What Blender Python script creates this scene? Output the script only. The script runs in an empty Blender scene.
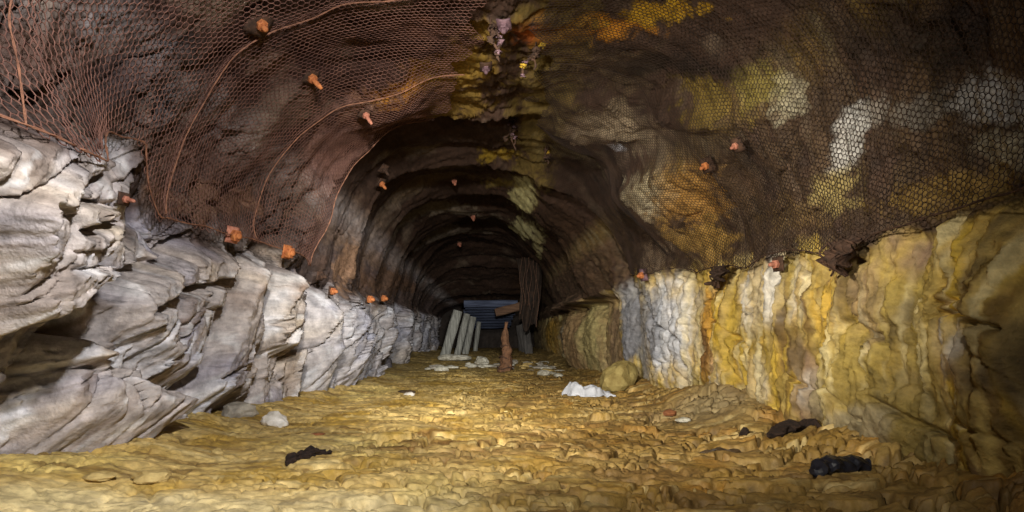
import bpy, bmesh, math, random
import numpy as np
from mathutils import Vector, Matrix

random.seed(7)
RNG = np.random.default_rng(11)
scene = bpy.context.scene
COL = scene.collection
F = 620.0                 # focal length, pixels of a 1024 wide frame
VX, VY = 488.0, 335.0     # where the tunnel axis vanishes
EYE = 0.65                # height of the camera over the floor
f32 = np.float32

# ------------------------------------------------------------------ noise
def _hash(ix, iy, iz, seed):
    h = (ix.astype(np.int64) * 374761393 + iy.astype(np.int64) * 668265263 + iz.astype(np.int64) * 2147483647 + seed * 974711) & 0xFFFFFFFF
    h = ((h ^ (h >> 13)) * 1274126177) & 0xFFFFFFFF
    h = ((h ^ (h >> 16)) * 2246822519) & 0xFFFFFFFF
    return (h ^ (h >> 15)) & 0xFFFFFFFF

def _rnd(ix, iy, iz, seed):
    return (_hash(ix, iy, iz, seed) / 4294967295.0).astype(f32)

def noise2(x, y, seed=0):
    """gradient noise, about -1..1"""
    x = np.asarray(x, f32); y = np.asarray(y, f32)
    x, y = np.broadcast_arrays(x, y)
    ix = np.floor(x).astype(np.int64); iy = np.floor(y).astype(np.int64)
    fx = (x - ix).astype(f32); fy = (y - iy).astype(f32)
    ux = fx * fx * fx * (fx * (fx * 6 - 15) + 10); uy = fy * fy * fy * (fy * (fy * 6 - 15) + 10)
    z = np.zeros_like(ix)
    out = 0
    def g(dx, dy):
        a = _rnd(ix + dx, iy + dy, z, seed) * f32(6.2831853)
        return np.cos(a) * (fx - dx) + np.sin(a) * (fy - dy)
    a = g(0, 0); b = g(1, 0); c = g(0, 1); d = g(1, 1)
    return ((a + (b - a) * ux) * (1 - uy) + (c + (d - c) * ux) * uy) * f32(1.5)

def fbm(x, y, oct=4, seed=0, gain=.5, lac=2.03):
    s = 0; a = 1.0; t = 0
    for i in range(oct):
        s = s + a * noise2(x * lac ** i + 17.3 * i, y * lac ** i - 9.1 * i, seed + i)
        t += a; a *= gain
    return s / t

def ridged(x, y, oct=4, seed=0, gain=.55, lac=2.03):
    s = 0; a = 1.0; t = 0
    for i in range(oct):
        n = 1 - np.abs(noise2(x * lac ** i + 5.3 * i, y * lac ** i - 3.1 * i, seed + i)) * 1.6
        s = s + a * n; t += a; a *= gain
    return s / t

def cells(x, y, seed=0, jit=.9, tilt=1.0):
    """broken-rock cells: F1, F2, flat tilted facet height, random per cell"""
    x = np.asarray(x, f32); y = np.asarray(y, f32)
    ix = np.floor(x).astype(np.int64); iy = np.floor(y).astype(np.int64)
    z = np.zeros_like(ix)
    f1 = np.full(x.shape, 9., f32); f2 = np.full(x.shape, 9., f32)
    hh = np.zeros(x.shape, f32); rr = np.zeros(x.shape, f32)
    for dx in (-1, 0, 1):
        for dy in (-1, 0, 1):
            cx = ix + dx; cy = iy + dy
            px = cx + .5 + (_rnd(cx, cy, z, seed) - .5) * jit
            py = cy + .5 + (_rnd(cx, cy, z, seed + 1) - .5) * jit
            ax = x - px; ay = y - py
            d = np.sqrt(ax * ax + ay * ay).astype(f32)
            h0 = _rnd(cx, cy, z, seed + 2) - .5
            ga = _rnd(cx, cy, z, seed + 3) * f32(6.2831853)
            gm = (.3 + .7 * _rnd(cx, cy, z, seed + 4)) * tilt
            h = h0 + gm * (np.cos(ga) * ax + np.sin(ga) * ay)
            near = d < f1
            f2 = np.where(near, f1, np.minimum(f2, d))
            hh = np.where(near, h, hh); rr = np.where(near, h0 + .5, rr)
            f1 = np.where(near, d, f1)
    return f1, f2, hh.astype(f32), rr.astype(f32)

def sstep(a, b, x):
    t = np.clip((x - a) / (b - a), 0, 1)
    return t * t * (3 - 2 * t)

# ------------------------------------------------------------------ the bore of the tunnel
ZC = 0.9
ARC = 2.15                                   # metres of wall per radian
LIPS = [2.45, 4.2, 6.15, 7.9, 9.8, 12.0, 14.4, 16.6, 19.0, 21.5, 24.5]

def bore(th, y):
    """base radius around the axis (0, ZC), smooth arch with the sagging blast rounds"""
    th = np.asarray(th, float); y = np.asarray(y, float)
    th, y = np.broadcast_arrays(th, y)
    c = np.cos(th); s = np.sin(th)
    a = 2.12 + .06 * noise2(y * .45, np.sign(c) * 3.3, 50)
    a = a + np.where(c < 0, .42 * sstep(3.6, 2.6, y) * sstep(.25, -.35, s), 0)
    crown = 2.0 + .36 * sstep(4.5, 6.2, y) - 1.3 * sstep(13.5, 21, y)
    b = np.where(s >= 0, crown, 6.0)
    n = 2.7
    r = ((np.abs(c) / a) ** n + (np.abs(s) / b) ** n) ** (-1 / n)
    # blast rounds: every round closes down towards its far lip, then breaks back
    yy = y + .22 * noise2(th * 1.6, y * .35, 61) + .05 * noise2(th * 7, y * 1.5, 62)
    saw = np.zeros_like(r)
    for i in range(len(LIPS) - 1):
        t = (yy - LIPS[i]) / (LIPS[i + 1] - LIPS[i])
        k = (t >= 0) & (t < 1)
        saw = np.where(k, t ** .85 + .16 * np.sin(t * 9.5 + i * 1.7) * np.sin(math.pi * np.clip(t, 0, 1)) - sstep(.965, 1., t), saw)
    amp_y = np.interp(y, [2, 4, 5, 6, 8, 12, 18], [.0, .05, .16, .44, .42, .40, .3])
    roof = sstep(.05, .55, s)
    side = np.where(c < 0, np.interp(y, [4, 5.5, 6.2, 7.5, 12], [0, .14, .42, .34, .26]), np.interp(y, [5, 8, 12], [0, .1, .16]))
    r = r - saw * amp_y * (roof + (1 - roof) * 0) - saw * side * (1 - roof)
    # loose ground hanging in the mesh on the right shoulder
    deg = np.degrees(th)
    bag = sstep(6.5, 13, deg) * sstep(88, 56, deg) * sstep(7.5, 9.4, y + .02 * (deg - 40)) * sstep(17, 13, y)
    r = r - .62 * bag * (1 - .35 * saw * (y > 8))
    fold = np.exp(-((deg - 30 - 4 * (y - 4)) / 12.) ** 2) * sstep(3, 4.5, y) * sstep(8.4, 7.4, y)
    r = r - .16 * fold
    return r

LIFT = 0.0
def hit(px, py):
    """where the line of sight of the photograph meets the bore: (theta, y)"""
    dx = (px - VX) / F; dz = (VY - py) / F
    ys = np.linspace(.8, 24, 6000)
    x = dx * ys; z = EYE - ZC + dz * ys
    th = np.arctan2(z, x); th = np.where(th < -math.pi / 2, th + 2 * math.pi, th)
    o = np.sqrt(x * x + z * z) > bore(th, ys) - LIFT
    i = int(np.argmax(o)) if o.any() else len(ys) - 1
    return float(th[i]), float(ys[i])

def ground(px, py, z=0.0):
    y = F * (EYE - z) / (py - VY)
    return (px - VX) / F * y, y

def surf(px, py):
    th, y = hit(px, py)
    return th * ARC, math.log(y)

# ------------------------------------------------------------------ drawing regions on the wall, in wall coordinates (arc, log depth)
def poly_sdf(A, L, pts):
    """signed distance (positive inside) to a polygon on the wall; returned in metres, approximately"""
    pts = np.array(pts, float)
    Y = np.exp(pts[:, 1]).mean()
    X0 = A; Y0 = L * Y
    q = pts.copy(); q[:, 1] *= Y
    d = np.full(A.shape, 1e9); ins = np.zeros(A.shape, bool)
    n = len(q)
    for i in range(n):
        a = q[i]; b = q[(i + 1) % n]
        e = b - a; wx = X0 - a[0]; wy = Y0 - a[1]
        t = np.clip((wx * e[0] + wy * e[1]) / (e @ e + 1e-12), 0, 1)
        d = np.minimum(d, (wx - e[0] * t) ** 2 + (wy - e[1] * t) ** 2)
        c1 = Y0 >= a[1]; c2 = Y0 < b[1]; c3 = e[0] * wy > e[1] * wx
        ins ^= (c1 & c2 & c3) | (~c1 & ~c2 & ~c3)
    d = np.sqrt(d)
    return np.where(ins, d, -d)

def line_dist(A, L, pts):
    pts = np.array(pts, float)
    Y = np.exp(pts[:, 1]).mean()
    q = pts.copy(); q[:, 1] *= Y
    X0 = A; Y0 = L * Y
    d = np.full(A.shape, 1e9)
    for i in range(len(q) - 1):
        a = q[i]; b = q[i + 1]; e = b - a
        wx = X0 - a[0]; wy = Y0 - a[1]
        t = np.clip((wx * e[0] + wy * e[1]) / (e @ e + 1e-12), 0, 1)
        d = np.minimum(d, (wx - e[0] * t) ** 2 + (wy - e[1] * t) ** 2)
    return np.sqrt(d)

def P(*pts, lift=0.0):
    global LIFT
    LIFT = lift; q = [surf(x, y) for x, y in pts]; LIFT = 0.0
    return q

def blob(A, L, px, py, rx, ry, rot=0):
    """1 at the middle, 0 outside an ellipse about (px,py) seen on the wall"""
    c = np.array(surf(px, py)); e = 4.0
    jx = (np.array(surf(px + e, py)) - np.array(surf(px - e, py))) / (2 * e)
    jy = (np.array(surf(px, py + e)) - np.array(surf(px, py - e))) / (2 * e)
    J = np.array([jx, jy]).T
    if abs(np.linalg.det(J)) < 1e-9:
        return np.zeros(A.shape)
    Ji = np.linalg.inv(J)
    u = Ji[0, 0] * (A - c[0]) + Ji[0, 1] * (L - c[1]); v = Ji[1, 0] * (A - c[0]) + Ji[1, 1] * (L - c[1])
    r = math.radians(rot)
    p = u * math.cos(r) + v * math.sin(r); q = -u * math.sin(r) + v * math.cos(r)
    return np.sqrt((p / rx) ** 2 + (q / ry) ** 2)

# ------------------------------------------------------------------ rock grid
ys = list(np.arange(-2.6, 1.3, .06))
y = 1.3
while y < 24:
    ys.append(y); y += max(.0042, .0033 * y)
YS = np.array(ys)
TH = np.radians(np.linspace(-28, 208, 1000))
T2, Y2 = np.meshgrid(TH, YS)
A2 = T2 * ARC
L2 = np.log(np.maximum(Y2, .6))
DEG = np.degrees(T2)
S2 = np.sin(T2)
R0 = bore(T2, Y2)

LEFT = sstep(138, 156, DEG)
RIGHT = sstep(44, 27, DEG)
ROOF = 1 - np.maximum(LEFT, RIGHT)

def rock_relief():
    U = Y2; V = A2
    D = np.zeros(U.shape)
    w1 = fbm(U * 1.3, V * 1.3, 3, 101); w2 = fbm(U * 1.3 + 40, V * 1.3, 3, 105)
    # ---- left wall: hard grey rock breaking in slabs that rise to the right
    va = (math.pi * ARC) - V                      # height up the left wall
    va = -va
    h = -V                                         # up on the left is towards smaller arc
    ca, sa = math.cos(math.radians(66)), math.sin(math.radians(66))
    e1 = U * ca + h * sa; e2 = -U * sa + h * ca
    e1w = e1 + .14 * w1; e2w = e2 + .09 * w2
    calm = sstep(-.25, .3, fbm(U * 1.1 + 5, V * 1.1, 2, 199))
    f1, f2, hh, rr = cells(e1w / .80, e2w / .28, 200, .95, 1.0)
    g1, g2, gh, gr = cells((e1w + .03 * w2) / .30, (e2w + .02 * w1) / .105, 210, .95, 1.0)
    k1, k2, kh, kr = cells((e1w + .02 * fbm(U * 8, V * 8, 2, 198)) / .085, e2w / .04, 220, .95, .9)
    Lf = .15 * hh + (.025 + .05 * calm) * gh + (.006 + .02 * calm) * kh
    Lf += -.15 * sstep(.075, .012, f2 - f1) * (.3 + .7 * sstep(-.2, .4, noise2(U * 2.1, V * 2.1, 230)))
    Lf += -.09 * calm * sstep(.10, .015, g2 - g1) * sstep(-.1, .4, noise2(U * 3.1, V * 3.1, 231))
    Lf += .016 * ridged(e1w * 1.1, e2w * 6.5, 3, 240) + .012 * fbm(e1w * 5, e2w * 12, 3, 243) + .02 * fbm(e1w * 2.2, e2w * 2.2, 3, 244)
    Lf += .12 * fbm(U * .9, V * .9, 2, 246) - .01
    # authored masses
    fade_near = sstep(6.6, 6.0, U)
    jit = .05 * fbm(U * 4, V * 4, 3, 250) + .02 * fbm(U * 14, V * 14, 2, 254)
    B = np.zeros(U.shape)
    def mass(pts, hgt, soft=.16, tx=0, ty=0):
        nonlocal B
        q = P(*pts, lift=max(0, hgt * .9))
        d = poly_sdf(A2, L2, q) + jit
        m = sstep(0, soft, d)
        cx = np.mean([p[0] for p in q]); cy = np.mean([p[1] for p in q])
        t = 1 + tx * (A2 - cx) + ty * (L2 - cy)
        B = np.maximum(B, hgt * m * np.clip(t, .3, 1.9)) if hgt > 0 else B + hgt * m
    mass([(-60, 130), (0, 122), (50, 118), (112, 132), (122, 160), (114, 205), (102, 240), (70, 272), (30, 300), (0, 326), (-60, 370)], .40, .10, .5)
    mass([(-60, 300), (0, 300), (30, 286), (72, 262), (86, 285), (74, 312), (46, 338), (20, 372), (0, 405), (-60, 450)], .24, .10)
    mass([(14, 420), (40, 370), (78, 325), (105, 318), (140, 350), (188, 392), (205, 402), (186, 434), (150, 448), (124, 462), (90, 452), (30, 452)], .26, .22)
    mass([(112, 300), (150, 262), (200, 240), (238, 250), (232, 280), (218, 325), (206, 385), (180, 385), (128, 338)], .17, .15)
    mass([(226, 300), (240, 255), (262, 250), (276, 285), (262, 330), (266, 370), (252, 398), (212, 405), (208, 390), (222, 330)], .19, .12)
    mass([(272, 284), (288, 262), (301, 280), (300, 330), (290, 352), (276, 350), (268, 330)], .22, .09)
    for bx in ((312, 345, 22), (338, 335, 24), (368, 335, 18), (395, 332, 13), (425, 335, 14)):
        m = blob(A2, L2, bx[0], bx[1], bx[2] * .62, 60)
        B = np.maximum(B, .26 * np.sqrt(np.clip(1 - m * m, 0, 1)))
    Lf = Lf * (1 - .2 * sstep(0, .15, B)) + 1.3 * B
    def crack(pts, w, dep, pw=2):
        nonlocal Lf
        d = np.abs(line_dist(A2, L2, P(*pts, lift=.2)) + .35 * jit)
        Lf = Lf - dep * np.exp(-(d / w) ** pw)
    crack([(0, 411), (20, 371), (48, 336), (76, 311), (66, 286), (86, 256), (104, 238), (120, 190), (134, 155)], .075, .5)
    crack([(100, 316), (108, 326), (116, 338), (132, 356), (178, 396)], .03, .16)
    crack([(100, 316), (113, 334)], .055, .34)
    crack([(182, 434), (205, 400), (218, 335), (232, 285)], .045, .24)
    crack([(-10, 224), (50, 208), (92, 197)], .024, .22)
    crack([(8, 206), (34, 174), (55, 162)], .018, .15)
    crack([(0, 262), (30, 250), (44, 245)], .013, .06)
    crack([(266, 392), (266, 341), (276, 276), (292, 258)], .08, .4)
    crack([(110, 300), (150, 275), (192, 262), (212, 238)], .03, .2)
    crack([(152, 312), (176, 300), (205, 288), (228, 282)], .03, .2)
    crack([(44, 360), (52, 395), (48, 430)], .014, .05)
    crack([(98, 335), (92, 360)], .014, .05)
    crack([(103, 365), (112, 385), (116, 420)], .014, .05)
    crack([(340, 330), (346, 371)], .07, .3)
    crack([(376, 320), (381, 368)], .07, .3)
    crack([(402, 318), (391, 365)], .07, .3)
    crack([(60, 130), (66, 165), (72, 185)], .02, .08)
    crack([(85, 128), (80, 160), (76, 190)], .02, .08)
    j1, j2, jh, jr = cells((U * .95 + h * -.3) / .34 + .3 * w2, (h * .95 + U * .3) / .5 + .3 * w1, 260, .95, 1.)
    Lf += -.07 * sstep(.12, .02, j2 - j1 + .04 * fbm(U * 16, V * 16, 2, 262)) * sstep(-.05, .25, noise2(U * 2.3 + 7, V * 2.3, 263))
    drape = sstep(.12, -.15, A2 - np.interp(U, EL_Y, EL_A)) * sstep(5.9, 6.5, U)
    Lf = Lf * (1 - .8 * drape) + drape * (.05 * fbm(U * 2.6 + .5 * V, V * .5, 3, 264) + .03)
    D = D + Lf * LEFT
    # ---- right wall: steep fluted rock under flowstone
    up = V
    q1 = U + .16 * w1 + .05 * up; q2 = up + .16 * w2
    f1, f2, hh, rr = cells(q1 / .42, q2 / .75, 300, .95, .9)
    g1, g2, gh, gr = cells(q1 / .16, q2 / .26, 310, .95, 1.0)
    k1, k2, kh, kr = cells(q1 / .06, q2 / .085, 320, .95, 1.0)
    Rf = .028 * hh + .018 * gh + .011 * kh
    Rf += -.012 * np.exp(-((f2 - f1) / .05) ** 2) * sstep(-.1, .4, noise2(U * 1.7, V * 1.7, 330))
    Rf += .06 * fbm(q1 * 5.5, q2 * .7, 3, 340) + .042 * fbm(q1 * 15, q2 * 1.5, 3, 344) + .02 * fbm(U * 7, V * 6, 4, 345)
    Rf += .13 * fbm(U * .8, V * .5, 2, 346)
    C = np.zeros(U.shape)
    def rmass(px, py, rx, ry, hgt, rot=0, p=.5):
        nonlocal C
        m = blob(A2, L2, px, py, rx, ry, rot)
        C = np.maximum(C, hgt * np.clip(1 - m * m, 0, 1) ** p)
    rmass(665, 330, 34, 85, .16); rmass(732, 330, 30, 95, .14); rmass(790, 330, 42, 110, .14)
    rmass(880, 350, 60, 130, .12); rmass(985, 340, 60, 150, .20)
    rmass(617, 352, 14, 60, .16); rmass(596, 345, 10, 45, .18); rmass(580, 342, 8, 36, .16); rmass(560, 340, 8, 30, .16)
    rmass(940, 430, 60, 60, .14)
    deepR = sstep(6.8, 8.2, U)
    Rf = Rf * (1 - .55 * deepR)
    for lx, ly, lrx, lry, lh in ((640, 330, 13, 70, .22), (612, 345, 13, 62, .42), (590, 345, 13, 52, .5), (572, 340, 8, 42, .42), (557, 340, 8, 36, .4), (545, 338, 6, 30, .35)):
        m = blob(A2, L2, lx, ly, lrx * .78, lry)
        C = np.maximum(C, lh * np.sqrt(np.clip(1 - (m + .25 * fbm(U * 3, V * 3, 3, 352)) ** 2, 0, 1)))
    Rf = Rf + C
    dq = U * .75 + up * .66
    Rf += .03 * ridged(dq * 3.2 + .3 * w1, (up * .75 - U * .66) * 1.1, 4, 350) + .02 * fbm(U * 9, up * 9, 4, 354)
    def rcrack(pts, w, dep):
        nonlocal Rf
        d = np.abs(line_dist(A2, L2, P(*pts, lift=.1)) + .3 * jit)
        Rf = Rf - dep * np.exp(-(d / w) ** 2)
    rcrack([(700, 268), (705, 330), (692, 395)], .035, .10)
    rcrack([(640, 290), (660, 320), (682, 340), (684, 385)], .03, .07)
    rcrack([(875, 400), (905, 418), (940, 432)], .02, .09)
    rcrack([(942, 318), (960, 312), (992, 322), (1010, 330)], .014, .07)
    rcrack([(938, 325), (950, 305), (990, 290)], .016, .07)
    rcrack([(880, 480), (905, 440), (918, 405)], .014, .06)
    rcrack([(900, 478), (912, 450), (922, 425)], .014, .05)
    rcrack([(828, 340), (836, 390), (850, 418), (866, 422)], .014, .06)
    rcrack([(875, 335), (888, 345), (888, 360)], .014, .05)
    rcrack([(1000, 440), (975, 432), (955, 410)], .014, .05)
    j1, j2, jh, jr = cells(q1 / .30 + .25 * w2 + .12 * fbm(U * 6, up * 6, 2, 360), q2 / .42 + .5 * U + .2 * w1, 362, .98, 1.)
    Rf += -.055 * sstep(.13, .02, j2 - j1 + .05 * fbm(U * 15, V * 15, 2, 364)) * sstep(-.05, .3, noise2(U * 1.9 + 17, V * 1.9, 365)) * (1 - deepR)
    Rf += .028 * jh * sstep(4.8, 3.6, U)
    D = D + Rf * RIGHT
    # ---- roof and shoulders: dark slabby ground behind the mesh
    p1 = U + .3 * w1; p2 = V + .3 * w2
    f1, f2, hh, rr = cells(p1 / .5, p2 / 1.15, 400, .95, .9)
    g1, g2, gh, gr = cells(p1 / .17, p2 / .34, 410, .95, 1.)
    nearf = 1 - .6 * sstep(5.8, 6.6, U)
    Kf = nearf * (.09 * hh + .035 * gh) + .012 * fbm(U * 9, V * 5, 3, 420) + .10 * nearf * fbm(U * 1.1, V * .8, 3, 424)
    Kf += .05 * sstep(5.8, 6.6, U) * fbm(U * 3.2 + .2 * w1, V * .35, 3, 426)
    Kf += .05 * ridged(p1 * 2.4, p2 * .6, 3, 428)
    def fold(pts, hgt, soft):
        nonlocal Kf
        d = poly_sdf(A2, L2, P(*pts, lift=.1)) + .06 * fbm(U * 4, V * 4, 3, 450)
        Kf = Kf + hgt * sstep(0, soft, d)
    fold([(545, 92), (640, 84), (720, 104), (850, 92), (866, 122), (760, 140), (700, 150), (600, 152), (550, 140)], .16, .22)
    fold([(612, 182), (650, 160), (700, 170), (735, 262), (640, 275), (628, 230)], .14, .16)
    fold([(826, 130), (872, 84), (900, 110), (862, 190), (846, 255), (800, 250), (806, 190)], .15, .16)
    fold([(930, 60), (1010, 20), (1060, 40), (1060, 180), (930, 230), (905, 160)], .16, .2)
    fold([(250, 120), (330, 60), (420, 60), (425, 100), (350, 130), (310, 180), (260, 220), (225, 215)], .12, .25)
    fold([(150, 120), (215, 70), (240, 100), (190, 190), (140, 190)], .10, .2)
    # crusty lumps along the crown
    crust = np.exp(-((DEG - 88) / 7.5) ** 2) * sstep(2.5, 3.6, U) * sstep(12, 8, U)
    Kf += crust * (.07 * fbm(U * 7, V * 7, 4, 430) + .03)
    D = D + Kf * ROOF
    # fine grain everywhere
    D = D + .011 * fbm(U * 20, V * 20, 4, 440) + .004 * noise2(U * 90, V * 90, 445)
    return D

# lower edges of the mesh, taken off the photograph and laid on the wall
def edge(pts):
    q = sorted((surf(x, y)[1], surf(x, y)[0]) for x, y in pts)
    return [math.exp(p[0]) for p in q], [p[1] for p in q]
EL_Y, EL_A = edge([(0, 132), (25, 118), (60, 113), (95, 122), (118, 134), (126, 180), (136, 212), (190, 226), (235, 236), (285, 252), (330, 291), (368, 299), (400, 305)])
ER_Y, ER_A = edge([(1024, 192), (990, 206), (940, 224), (905, 235), (870, 256), (830, 248), (790, 252), (770, 266), (740, 264), (715, 270), (690, 266), (640, 273), (622, 288), (600, 306)])

RELIEF = rock_relief()
R2 = R0 - RELIEF
R2 = np.maximum(R2, .5)

def grid_filter(a, n0, n1, fn):
    """moving min / mean over the grid, n0 rows (depth) and n1 columns (arc)"""
    out = a
    for axis, n in ((0, n0), (1, n1)):
        pad = [(0, 0), (0, 0)]; pad[axis] = (n, n)
        p = np.pad(out, pad, mode='edge')
        if fn == 'mean':
            c = np.cumsum(np.insert(p, 0, 0, axis=axis), axis=axis)
            k = 2 * n + 1
            out = (c[k:] - c[:-k]) / k if axis == 0 else (c[:, k:] - c[:, :-k]) / k
        else:
            o = None
            for s in range(0, 2 * n + 1, max(1, n // 6)):
                sl = p[s:s + a.shape[0]] if axis == 0 else p[:, s:s + a.shape[1]]
                o = sl if o is None else np.minimum(o, sl)
            out = o
    return out

_low = grid_filter(R2, 14, 14, 'min')
_k = sstep(3.5, 4.6, Y2)
SHEET = grid_filter(_low, 12, 16, 'mean') * _k + grid_filter(grid_filter(_low, 30, 34, 'mean'), 14, 16, 'mean') * (1 - _k) - .025

def sample(grid, th, y):
    """bilinear look-up in (theta, y)"""
    th = np.asarray(th, float); y = np.asarray(y, float)
    fi = np.interp(y, YS, np.arange(len(YS))); fj = np.interp(th, TH, np.arange(len(TH)))
    i = np.clip(fi.astype(int), 0, len(YS) - 2); j = np.clip(fj.astype(int), 0, len(TH) - 2)
    a = fi - i; b = fj - j
    return (grid[i, j] * (1 - a) * (1 - b) + grid[i + 1, j] * a * (1 - b) + grid[i, j + 1] * (1 - a) * b + grid[i + 1, j + 1] * a * b)

def xyz(th, y, r):
    return np.stack([np.cos(th) * r, y + 0 * r, ZC + np.sin(th) * r], -1)

# ------------------------------------------------------------------ mineral colours of the rock, with some shade painted on the roof
def lin(r, g, b):
    f = lambda c: (c / 255 / 12.92) if c / 255 <= .04045 else ((c / 255 + .055) / 1.055) ** 2.4
    return np.array([f(r), f(g), f(b)])

def rock_colour():
    U = Y2; V = A2
    n_big = fbm(U * 1.2, V * 1.2, 4, 500); n_mid = fbm(U * 4, V * 4, 4, 510); n_fine = fbm(U * 15, V * 15, 3, 520)
    def mix(c, col, m):
        return c * (1 - m[..., None]) + col * m[..., None]
    C = np.zeros(U.shape + (3,))
    # left wall
    h = -V
    ca, sa = math.cos(math.radians(66)), math.sin(math.radians(66))
    e1 = U * ca + h * sa; e2 = -U * sa + h * ca
    band = fbm(e1 * 1.2, e2 * 9, 4, 530)
    Cl = np.zeros_like(C) + lin(176, 166, 160)
    Cl = mix(Cl, lin(150, 146, 156), sstep(-.05, .35, n_big))
    Cl = mix(Cl, lin(196, 178, 152), sstep(.0, .5, fbm(U * 1.8 + 9, V * 1.8, 3, 540)) * .7)
    Cl = mix(Cl, lin(120, 104, 92), sstep(.05, .4, band) * .65)
    Cl = mix(Cl, lin(214, 214, 218), sstep(.12, .4, fbm(e1 * 1.5 + 30, e2 * 5, 3, 550)) * .7)
    Cl = mix(Cl, lin(128, 98, 72), sstep(.15, .45, fbm(U * 2.2, V * 2.2 + 50, 3, 555)) * .5)
    Cr = np.zeros_like(C)
    # right wall
    q1 = U + .07 * V + .05 * n_big
    stk = fbm(q1 * 7, V * .55, 4, 560); stk2 = fbm(q1 * 16 + 8, V * .8, 3, 570); stk3 = fbm(q1 * 4.2 + 3, V * .45, 3, 575)
    Cr = Cr + lin(176, 150, 84)
    Cr = mix(Cr, lin(182, 148, 62), sstep(-.1, .3, stk))
    Cr = mix(Cr, lin(98, 72, 32), sstep(.05, .3, stk2) * .85)
    Cr = mix(Cr, lin(190, 158, 54), sstep(.0, .3, fbm(q1 * 9 + 70, V * .7, 3, 578)) * .7)
    Cr = mix(Cr, lin(154, 132, 66), sstep(.0, .4, n_big))
    Cr = mix(Cr, lin(216, 200, 150), sstep(.08, .4, fbm(q1 * 11 + 40, V * .9, 3, 577)) * .65)
    Cr = mix(Cr, lin(128, 104, 88), sstep(.12, .4, fbm(U * 2.4 + 60, V * 1.5, 4, 580)) * sstep(5, 4, U) * .7)
    Cr = mix(Cr, lin(84, 68, 44), sstep(.1, .42, fbm(U * 3.4 + .8 * V + 90, V * 1.6, 4, 582)) * sstep(5, 4, U) * .7)
    white = np.zeros(U.shape)
    def wz(px, py, rx, ry, s, rot=0):
        nonlocal white
        white = np.maximum(white, s * sstep(1.05, .5, blob(A2, L2, px, py, rx, ry, rot) + .35 * n_mid))
    wz(672, 325, 36, 70, 1.0); wz(765, 290, 12, 60, .9, 0); wz(785, 285, 16, 50, .9); wz(732, 380, 14, 40, .6); wz(770, 390, 12, 40, .6); wz(812, 290, 10, 40, .5); wz(985, 350, 24, 45, .6); wz(640, 300, 14, 30, .6); wz(828, 395, 14, 30, .4)
    wst = sstep(-.12, .22, stk3 + .5 * stk2)
    Cr = mix(Cr, lin(214, 208, 196), white * (.35 + .65 * wst))
    Cr = mix(Cr, lin(176, 182, 196), sstep(1.0, .5, blob(A2, L2, 676, 330, 24, 55) + .4 * n_mid) * .7)
    Cr = mix(Cr, lin(112, 112, 118), sstep(1.0, .6, blob(A2, L2, 655, 330, 16, 60) + .5 * n_mid) * .7)
    Cr = mix(Cr, lin(188, 136, 54), sstep(1.1, .5, blob(A2, L2, 722, 330, 18, 60) + .6 * stk) * .7)
    Cr = mix(Cr, lin(92, 60, 34), sstep(1.0, .6, blob(A2, L2, 716, 350, 10, 40) + .7 * stk2) * .8)
    Cr = mix(Cr, lin(122, 104, 54), sstep(1.1, .6, blob(A2, L2, 905, 430, 70, 60) + .4 * n_mid) * .75)
    Cr = mix(Cr, lin(140, 130, 108), sstep(1.1, .6, blob(A2, L2, 880, 435, 40, 30) + .5 * n_mid) * .6)
    Cr = mix(Cr, lin(124, 104, 92), sstep(1.1, .6, blob(A2, L2, 890, 305, 22, 50) + .5 * stk2) * .5)
    far = sstep(8.6, 9.6, U)
    Cr = mix(Cr, lin(150, 128, 92), far * .8)
    Cr = mix(Cr, lin(176, 168, 116), far * sstep(0, .4, stk))
    for lx, ly, lrx, lry, lc in ((563, 335, 7, 26, (150, 116, 36)), (578, 340, 7, 34, (120, 112, 100)), (592, 345, 12, 40, (150, 122, 88)), (612, 335, 8, 50, (176, 164, 112)), (628, 340, 9, 60, (120, 98, 78)), (645, 320, 8, 60, (132, 134, 142)), (550, 345, 6, 24, (110, 96, 74))):
        Cr = mix(Cr, lin(*lc), sstep(1.2, .6, blob(A2, L2, lx, ly, lrx, lry) + .5 * n_mid) * .8)
    # roof
    Cc = np.zeros_like(C) + lin(74, 55, 44)
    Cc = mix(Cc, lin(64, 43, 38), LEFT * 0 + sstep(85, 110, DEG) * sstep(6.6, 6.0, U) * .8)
    Cc = mix(Cc, lin(62, 44, 32), sstep(5, -0.2, U) * 0 + sstep(.0, .35, n_big) * .7)
    Cc = mix(Cc, lin(128, 112, 94), sstep(.12, .45, fbm(U * 1.6 + 70, V * 1.3, 4, 580)) * .55)
    Cc = mix(Cc, lin(66, 46, 30), sstep(70, 55, DEG) * sstep(8.3, 9, U) * .8)
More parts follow.
